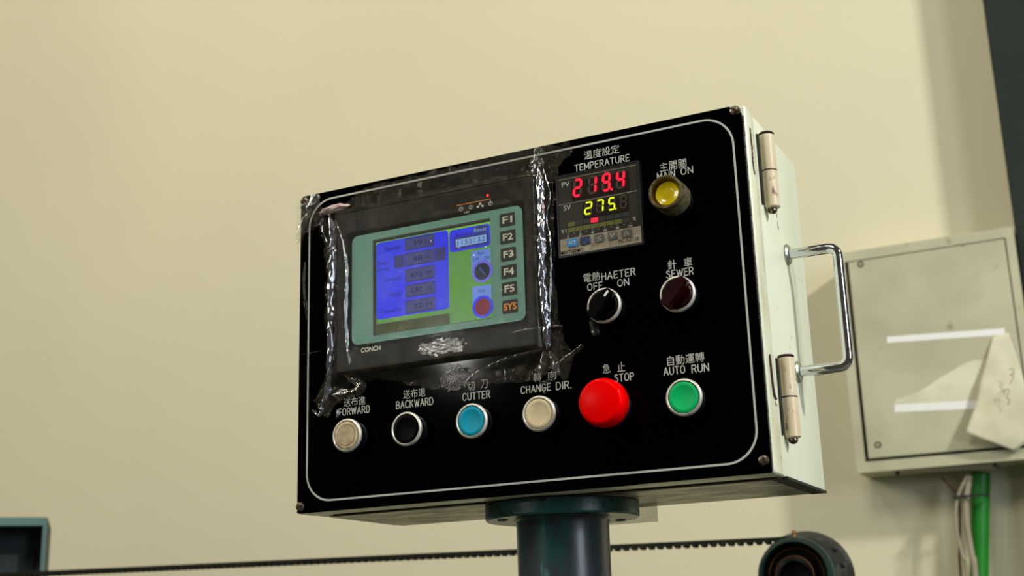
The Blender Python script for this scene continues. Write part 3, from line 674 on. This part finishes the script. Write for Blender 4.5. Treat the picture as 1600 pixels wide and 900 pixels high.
def fh(x, z):
    n = noise.noise(Vector((x * 70, z * 70, 3))) ; n2 = noise.noise(Vector((x * 260, z * 200, 9)))
    dx = max(hx0 - x, x - hx1, 0); dz = max(hz0 - z, z - hz1, 0)
    L = .010; q = math.hypot(dx / (.008 if x < hx0 else .010), dz / (.014 if z < hz0 else .008))
    s = max(0, 1 - q); s = s * s * (3 - 2 * s)
    wr = abs(noise.noise(Vector((x * 45 + z * 60, z * 45 - x * 50, 1))))
    out = 1 - s
    return .0008 + s * .0113 + (.0003 + .0016 * out) * (wr + .25) * min(1, .35 + q) + n2 * (.00012 + .0003 * out) + .0002
bm = BM(); nx, nz = 200, 170; X0, X1, ZA, ZB = -.003, .285, .07, .292; grid = {}
def gv(i, j):
    if (i, j) not in grid:
        x = X0 + (X1 - X0) * i / nx; z = ZA + (ZB - ZA) * j / nz; grid[i, j] = bm.verts.new((x, -fh(x, z), z))
    return grid[i, j]
for i in range(nx):
    for j in range(nz):
        x = X0 + (X1 - X0) * (i + .5) / nx; z = ZA + (ZB - ZA) * (j + .5) / nz
        jx = .003 * noise.noise(Vector((x * 90, z * 90, 5))); jz = .003 * noise.noise(Vector((x * 90, z * 90, 15)))
        if inside(x + jx, z + jz, PP): bm.faces.new((gv(i, j), gv(i + 1, j), gv(i + 1, j + 1), gv(i, j + 1)))
for f_ in bm.faces:
    c_ = f_.calc_center_median(); dusty_ = not (gx0 - .004 < c_.x < gx1 + .003 and gz0 - .004 < c_.z < gz1 + .003)
    n_ = .5 * noise.noise(Vector((c_.x * 160, c_.z * 160, 2))) + .35 * noise.noise(Vector((c_.x * 420, c_.z * 420, 8)))
    band = math.exp(-((c_.z - .126) / .0085) ** 2) * math.exp(-((c_.x - .153) / .024) ** 2); spot = math.exp(-((c_.x - .160) / .016) ** 2 - ((c_.z - .099) / .011) ** 2)
    f_.material_index = 2 if max(band, spot) + n_ * .6 > .5 else 1 if dusty_ else 0  # glossier crinkled patches placed where the lamp's glare should show
o = obj('sheet', bm, 'film', F, True, ang=80); o.data.materials.append(M['dusty']); o.data.materials.append(M['sparkle'])
def ribbon(name, pxs, w0, Y, m, amp=.0010, seed=0, rows=90, cols=8, bulge=.003, label=None, parent=None, fr=240):
    pts = smooth_path([(P(a, b, y)[0], y, P(a, b, y)[1]) for (a, b), y in zip(pxs, Y if isinstance(Y, (list, tuple)) else [Y] * len(pxs))], 10)
    n = len(pts); bm = BM(); R_ = []
    for r in range(rows + 1):
        u = r / rows * (n - 1); i = min(int(u), n - 2); p = pts[i].lerp(pts[i + 1], u - i); d = (pts[i + 1] - pts[i]); s = Vector((d.z, 0, -d.x)).normalized()
        e = min(1, r / 6, (rows - r) / 6) * .75 + .25
        wd = w0 * e * (1 + .5 * noise.noise(Vector((p.z * 120, seed, p.x * 60))))
        row = []
        for c in range(cols + 1):
            v = c / cols - .5; q = p + s * (-v * 2) * wd / 2 * 1.0
            a = noise.noise(Vector((q.x * fr * 1.6, q.z * fr * .55, seed))) * amp + noise.noise(Vector((q.x * fr * 3, q.z * fr * 1.6, seed + 4))) * amp * .5
            row.append(bm.verts.new(q + Vector((0, -(bulge * (1 - (2 * v) ** 2)) - a, 0))))
        R_.append(row)
    for A, B_ in zip(R_, R_[1:]):
        for c in range(cols): bm.faces.new((A[c], A[c + 1], B_[c + 1], B_[c]))
    return obj(name, bm, m, parent or F, True, label=label, ang=80)
ribbon('fold', [(516, 335), (520, 380), (517, 440), (516, 500), (516, 560), (513, 600), (505, 634)], .0060, [-.008, -.010, -.010, -.010, -.009, -.005, -.002], 'fold', .0018, 1)
ribbon('fold', [(842, 262), (845, 320), (846, 380), (847, 430), (850, 480), (854, 520), (856, 548)], .0068, [-.006, -.009, -.009, -.009, -.009, -.007, -.003], 'fold', .0022, 2)
ribbon('fold', [(526, 345), (538, 380), (543, 430), (541, 490), (544, 540), (548, 572)], .0026, -.0125, 'fold', .0010, 3)
ribbon('fold', [(850, 262), (858, 290), (862, 310), (856, 340), (862, 380), (862, 440), (860, 520)], .0022, -.004, 'fold', .0014, 4)
ribbon('fold', [(508, 340), (506, 360), (514, 380), (516, 392)], .0024, -.004, 'fold', .0008, 5, 40)
ribbon('tape_strip', [(472, 322), (484, 325), (492, 312), (498, 303)], .010, -.003, 'tape', .0022, 6, 40, label='crinkled clear tape over the plate corner')
ribbon('tape_strip', [(466, 380), (472, 350), (490, 328)], .006, -.002, 'tape', .0016, 7, 40)
ribbon('tape_strip', [(522, 618), (556, 612), (562, 600), (540, 585)], .010, -.002, 'tape', .0005, 8, 50)
ribbon('tape_strip', [(728, 600), (748, 582), (790, 562), (850, 545)], .0045, -.004, 'tape', .0016, 9, 60)
ribbon('tape_strip', [(852, 550), (848, 568), (838, 588)], .006, -.004, 'tape', .0020, 10, 40)
ribbon('tape_strip', [(860, 550), (868, 570), (868, 590)], .007, -.003, 'tape', .0020, 11, 40)
ribbon('tape_strip', [(866, 572), (884, 560), (900, 548), (912, 538)], .0040, -.003, 'tape', .0014, 12, 50)
ribbon('tape_strip', [(505, 632), (500, 650), (490, 640)], .0035, -.002, 'fold', .0012, 13, 30)
ribbon('tape_strip', [(530, 640), (528, 655)], .0020, -.002, 'fold', .0006, 14, 20)
ribbon('tape_strip', [(790, 576), (793, 596)], .0018, -.001, 'fold', .0004, 15, 20)
ribbon('tape_strip', [(845, 232), (838, 250), (842, 268)], .013, -.003, 'tape', .0020, 16, 40)
ribbon('tape_strip', [(478, 410), (476, 450), (481, 500)], .0018, -.001, 'tape', .0006, 17, 40)
ribbon('tape_strip', [(852, 616), (846, 600), (868, 594)], .0028, -.001, 'tape', .0008, 18, 40)
ribbon('tape_strip', [(468, 556), (488, 552), (508, 548)], .0014, -.001, 'tape', .0004, 19, 30)
ribbon('tape_strip', [(800, 520), (830, 514), (880, 508)], .0016, -.0115, 'tape', .0003, 20, 40, bulge=.0003)
# wad under the film at its top left corner
bm = BM(); bmesh.ops.create_icosphere(bm, subdivisions=4, radius=1)
cx, cz = P(522, 327, -.006)
for v in bm.verts:
    n = 1 + .25 * noise.noise(v.co * 2.2); v.co = Vector((cx + v.co.x * .0150 * n, -.006 + v.co.y * .0055 * n, cz + v.co.z * .0036 * n + v.co.x * .0010))
obj('film_wad', bm, 'wad', F, True, label='pinkish crumpled wad', ang=80)
t = thing('tape_scrap', 'small scrap of clear tape hanging below the black selector switch', 'tape')
ribbon('scrap', [(926, 499), (929, 510), (930, 526)], .0075, [-.006, -.004, -.0015], 'tape', .0016, 21, 30, label=None, parent=t)

# ============================================================ WALL CABINET
CY = 1.82
K = thing('wall_cabinet', 'grey green electrical cabinet on the wall beside the dark column', 'cabinet')
x0, x1, z0, z1 = .112, .4795, .2065, .6850
dx0, dx1, dz0, dz1 = .1390, .4600, .2345, .6610
bm = BM(); ring(bm, rr(x0, x1, z0, z1, .004, 3), [(a, b) for a, b in rr(dx0 - .008, dx1 + .003, dz0 - .006, dz1 + .0025, .002, 3)], CY, CY + .018)
obj('frame', bm, 'cab', K)
bm = BM(); box(bm, x0, x1, CY + .017, WY - .0005, z0, z1, .003); obj('carcass', bm, 'cab', K)
bm = BM(); box(bm, dx0 - .008, dx1 + .003, CY + .015, CY + .0165, dz0 - .006, dz1 + .0025); obj('gap_shadow_strip', bm, 'cabdark', K)
bm = BM(); box(bm, dx0, dx1, CY - .001, CY + .014, dz0, dz1, .0015); dr = obj('door', bm, 'cab', K)
for a, b in ((1345, 413), (1372, 695)):
    lx, lz = P(a, b, CY)
    bm = BM(); lathe(bm, lx, lz, [(.0066, CY), (.0066, CY - .0025), (.0040, CY - .0025), (.0040, CY - .001)], 28, cap=False); l = obj('lock', bm, 'steelring', dr, True)
    bm = BM(); lathe(bm, lx, lz, [(.0036, CY), (.0034, CY - .0016)], 20); obj('lock_core', bm, 'cab', l)
gx0, gx1 = P(1405, 744, CY + .03)[0], P(1556, 736, CY + .03)[0]
bm = BM(); v = [bm.verts.new(q) for q in ((gx0, CY + .012, z0 - .0008), (gx1, CY + .012, z0 - .0008), (gx1, CY + .028, z0 - .0125), (gx0, CY + .028, z0 - .0030), (gx0, CY + .10, z0 - .0008), (gx1, CY + .10, z0 - .0008))]
bm.faces.new((v[0], v[3], v[2], v[1])); bm.faces.new((v[3], v[4], v[5], v[2])); bm.faces.new((v[0], v[1], v[5], v[4])); bm.faces.new((v[0], v[4], v[3])); bm.faces.new((v[1], v[2], v[5]))
bmesh.ops.recalc_face_normals(bm, faces=bm.faces[:]); g = obj('gland_plate', bm, 'gland', K)
for a in (gx0 - .001, gx1 - .001):
    bm = BM(); lathe(bm, a, CY + .02, [(.004, z0 + .001), (.004, z0 - .006), (.003, z0 - .008)], 14, 'z'); obj('plate_screw', bm, 'cabdark', g)
# adhesive strips, torn paper, hanging paper
PY = CY - .001
def strip(a, b, w_, label):
    (xa, za), (xb, zb) = P(*a, PY), P(*b, PY)
    bm = BM(); n = 14; V = []
    for k in range(n + 1):
        u = k / n; x = xa + (xb - xa) * u; z = za + (zb - za) * u; e = noise.noise(Vector((x * 90, z, w_ * 100))) * .0006
        V.append([bm.verts.new((x + (s * .0008), PY - d_, z + s * w_ / 2 + s * e)) for s, d_ in ((-1, 0), (-1, .0004), (1, .0004), (1, 0))])
    for A, B_ in zip(V, V[1:]):
        for k in range(3): bm.faces.new((A[k], B_[k], B_[k + 1], A[k + 1]))
    o = obj('adhesive_strip', bm, 'strip'); o['label'] = label; o['category'] = 'tape'; return o
strip((1386, 531), (1570, 518), .0135, 'upper white adhesive strip across the wall cabinet door')
strip((1398, 638), (1530, 632), .0165, 'lower white adhesive strip under the torn paper on the cabinet')
bm = BM(); pts = [P(a, b, PY) for a, b in ((1398, 630), (1400, 624), (1430, 614), (1446, 606), (1470, 590), (1484, 582), (1500, 572), (1508, 568), (1520, 563), (1545, 562), (1545, 628), (1500, 630), (1450, 631))]
prism(bm, pts, PY - .0003, PY); o = obj('torn_paper', bm, 'paper'); o['label'] = 'cream torn paper remnant stuck above the lower white strip'; o['category'] = 'paper'
bm = BM()
edgeL = [P(a, b, PY) for a, b in ((1551, 527), (1546, 548), (1538, 580), (1532, 605), (1528, 630), (1520, 655), (1512, 679))]
edgeR = [P(a, b, PY) for a, b in ((1576, 520), (1590, 560), (1602, 600), (1606, 630), (1606, 660), (1604, 690), (1586, 706))]
rows = 24; cols = 14; GR = []
Lp = smooth_path([(a, 0, b) for a, b in edgeL], 4); Rp = smooth_path([(a, 0, b) for a, b in edgeR], 4)
for r in range(len(Lp)):
    row = []; s = r / (len(Lp) - 1)
    for c in range(cols + 1):
        u = c / cols; q = Lp[r].lerp(Rp[r], u)
        d_ = .0015 + s * (.010 + .020 * (1 - u) ** 2 + .010 * math.sin(u * 3.2)) + .002 * noise.noise(Vector((q.x * 30, q.z * 30, 1)))
        row.append(bm.verts.new((q.x, PY - d_, q.z)))
    GR.append(row)
for A, B_ in zip(GR, GR[1:]):
    for c in range(cols): bm.faces.new((A[c], A[c + 1], B_[c + 1], B_[c]))
hp = thing('hanging_paper', 'curled dirty paper hanging off the cabinet door beside the torn remnant', 'paper')
o = obj('sheet', bm, 'flap', hp, True, ang=80)
md = o.modifiers.new('thickness', 'SOLIDIFY'); md.thickness = .0004
for stroke in ([(1577, 577), (1583, 577), (1584, 582), (1578, 586), (1583, 586), (1582, 592), (1578, 600)], [(1566, 608), (1570, 612), (1568, 618)], [(1574, 607), (1577, 611), (1573, 620), (1577, 625), (1577, 630), (1573, 632)], [(1566, 612), (1574, 609)]):
    bm = BM(); tube(bm, smooth_path([at(a, b, PY - .031) for a, b in stroke], 4), .0007, 6); obj('pen_stroke', bm, 'ink', hp)

# ============================================================ CONDUIT AND CABLES
QY = CY + .072
bm = BM(); tube(bm, [at(1533, 742, QY) + Vector((0, 0, .005)), at(1530, 900, QY), Vector((at(1528, 1000, QY).x - .01, QY, -.35)), Vector((at(1528, 1000, QY).x - .02, QY, -Z0 + .0))], .0185, 28)
o = obj('green_conduit', bm, 'pvc', None, True); o['label'] = 'bright green plastic conduit dropping from the wall cabinet'; o['category'] = 'pipe'
def cable(pts, r, label, m='cable', Y=CY + .03):
    p = [at(a, b, Y) for a, b in pts]; p.append(p[-1] + Vector((-.012, 0, -.30))); p.append(Vector((p[-1].x - .02, Y, -Z0 + .01)))
    bm = BM(); tube(bm, smooth_path(p, 8), r, 12); o = obj('cable', bm, m, None, True, ang=80); o['label'] = label; o['category'] = 'cable'; o['group'] = 'cables below the wall cabinet'; return o
cable([(1512, 744), (1503, 760), (1496, 780), (1493, 810), (1497, 840), (1505, 872), (1512, 900)], .0034, 'thin off-white cable, outermost left of the tied bundle')
cable([(1516, 744), (1511, 770), (1509, 800), (1513, 835), (1519, 870), (1524, 900)], .0062, 'thicker off-white cable beside the green conduit', Y=CY + .035)
cable([(1472, 746), (1484, 760), (1497, 778), (1500, 820), (1499, 860), (1501, 900)], .0026, 'brown cable behind the off-white cables', 'cablebrown', CY + .05)
bm = BM(); a, b = at(1492, 777, CY + .028), at(1544, 777, CY + .033)
box(bm, a.x, b.x, CY + .022, CY + .0245, a.z - .0022, a.z + .0022); box(bm, a.x - .002, a.x + .0005, CY + .022, CY + .05, a.z - .0022, a.z + .0022); box(bm, b.x, b.x + .002, CY + .022, CY + .05, a.z - .0022, a.z + .0022)
o = obj('cable_tie', bm, 'cabletie'); o['label'] = 'black cable tie around the green conduit and white cables'; o['category'] = 'cable tie'

# ============================================================ TOOTHED BELT AND DRUM
DY = .90
c = at(1241, 900, DY); rF = .0525
t = thing('wheel_housing', 'dark green round wheel housing at the lower right under the box', 'machine part')
bm = BM(); lathe(bm, c.x, c.z, [(rF * .86, DY + .004), (rF * .90, DY - .001), (rF * .97, DY), (rF, DY + .003), (rF, DY + .020)], 96, cap=False); obj('front_ring', bm, 'drum', t, True)
bm = BM(); lathe(bm, c.x, c.z, [(rF + .0006, DY + .006), (rF + .0016, DY + .008), (rF + .0016, DY + .014)], 96, cap=False); obj('pale_lip', bm, 'drumlip', t, True)
bm = BM(); lathe(bm, c.x, c.z, [(rF * .99, DY + .014), (rF * 1.08, DY + .022), (rF * 1.20, DY + .045), (rF * 1.26, DY + .075), (rF * 1.26, DY + .085), (.01, DY + .085)], 96, cap=False)
rear = obj('rear_shell', bm, 'drumrear', t, True, ang=25)
bm = BM(); lathe(bm, c.x, c.z, [(rF * .87, DY + .003), (rF * .80, DY + .012), (rF * .60, DY + .014), (rF * .55, DY + .004), (rF * .40, DY + .002), (rF * .34, DY + .010), (.001, DY + .012)], 96, cap=False); obj('hub', bm, 'drumin', t, True)
for q in (.73, .50):
    bm = BM(); lathe(bm, c.x, c.z, [(rF * q, DY + .0125 if q > .6 else DY + .0035), (rF * q + .0006, DY + .0118 if q > .6 else DY + .0025), (rF * q + .0012, DY + .0125 if q > .6 else DY + .0035)], 72, cap=False); obj('wear_ring', bm, 'copper', t)
q = at(1241, 833, DY + .012); bm = BM(); lathe(bm, q.x, DY + .012, [(.0020, q.z - .006), (.0020, q.z - .001), (.0034, q.z), (.0036, q.z + .003), (.0026, q.z + .0045)], 16, 'z'); obj('grease_nipple', bm, 'brass', t, True)
for a in (35, 12):
    an = math.radians(a); r_ = rF * 1.17; bm = BM(); lathe(bm, c.x + r_ * math.cos(an), c.z + r_ * math.sin(an), [(.0040, DY + .05), (.0040, DY + .034), (.0022, DY + .033)], 14); obj('bolt', bm, 'drumrear', t, True)
bm = BM(); box(bm, c.x - .03, c.x + .06, DY + .03, DY + .10, -Z0, c.z - .02, .004); obj('housing_stand', bm, 'drum', t)
# belt: straight run to the left
A = at(1237, 838.5, DY + .015); Bq = at(0, 895.5, DY + .015); dvec = (Bq - A); ln = dvec.length * 1.08; dirv = dvec.normalized()
bm = BM(); pitch = .0136; n = int(ln / pitch)
for k in range(n):
    p = A + dirv * (k * pitch); th, tl = .0052, .0046
    pr = [(0, 0), (pitch, 0), (pitch, -th), (pitch * .93, -th), (pitch * .62, -th - tl), (pitch * .30, -th - tl * .9), (pitch * .22, -th), (0, -th)]
    V = [[bm.verts.new(p + Vector((-u, yy, 0)) + Vector((0, 0, dirv.z * (u)) ) + Vector((0, 0, v))) for u, v in pr] for yy in (-.006, .006)]
    m_ = len(pr)
    bm.faces.new(V[0]); bm.faces.new(V[1][::-1])
    for i in range(m_): bm.faces.new((V[0][i], V[1][i], V[1][(i + 1) % m_], V[0][(i + 1) % m_]))
bmesh.ops.recalc_face_normals(bm, faces=bm.faces[:])
o = obj('toothed_belt', bm, 'belt'); o['label'] = 'long thin dark toothed belt running behind the post'; o['category'] = 'belt'

# ============================================================ TEAL HOUSING (left)
t = thing('open_housing', 'teal sheet metal housing with open dark front at the lower left', 'machine housing')
c0 = at(74.5, 808, 1.15)           # its top right front corner
ang = math.radians(44)              # its front recedes to the right
u = Vector((math.cos(ang), math.sin(ang), 0)); vv = Vector((-math.sin(ang), math.cos(ang), 0))
MT = Matrix(((u.x, vv.x, 0, c0.x), (u.y, vv.y, 0, c0.y), (0, 0, 1, c0.z), (0, 0, 0, 1)))
def hb(x0, x1, y0, y1, z0, z1, name, m, bev=.001):
    bm = BM(); box(bm, x0, x1, y0, y1, z0, z1, bev); bm.transform(MT); return obj(name, bm, m, t)
hb(-.50, 0, 0, .004, -.0185, 0, 'top_lip', 'housing'); hb(-.0085, 0, 0, .004, -.40, -.0185, 'side_lip', 'housing')
hb(-.50, 0, .004, .26, -.003, 0, 'top_panel', 'housingshade'); hb(-.003, 0, .004, .26, -.40, -.003, 'side_panel', 'housingshade'); hb(-.50, -.003, .10, .104, -.40, -.003, 'back_panel', 'housingshade')
hb(-.03, -.026, .092, .099, -.10, -.06, 'inner_bracket', 'housingshade')
hb(-.50, 0, .0, .26, -Z0 - c0.z, -.40, 'base', 'housing')

bpy.data.objects.remove(TO); bpy.data.curves.remove(TC)
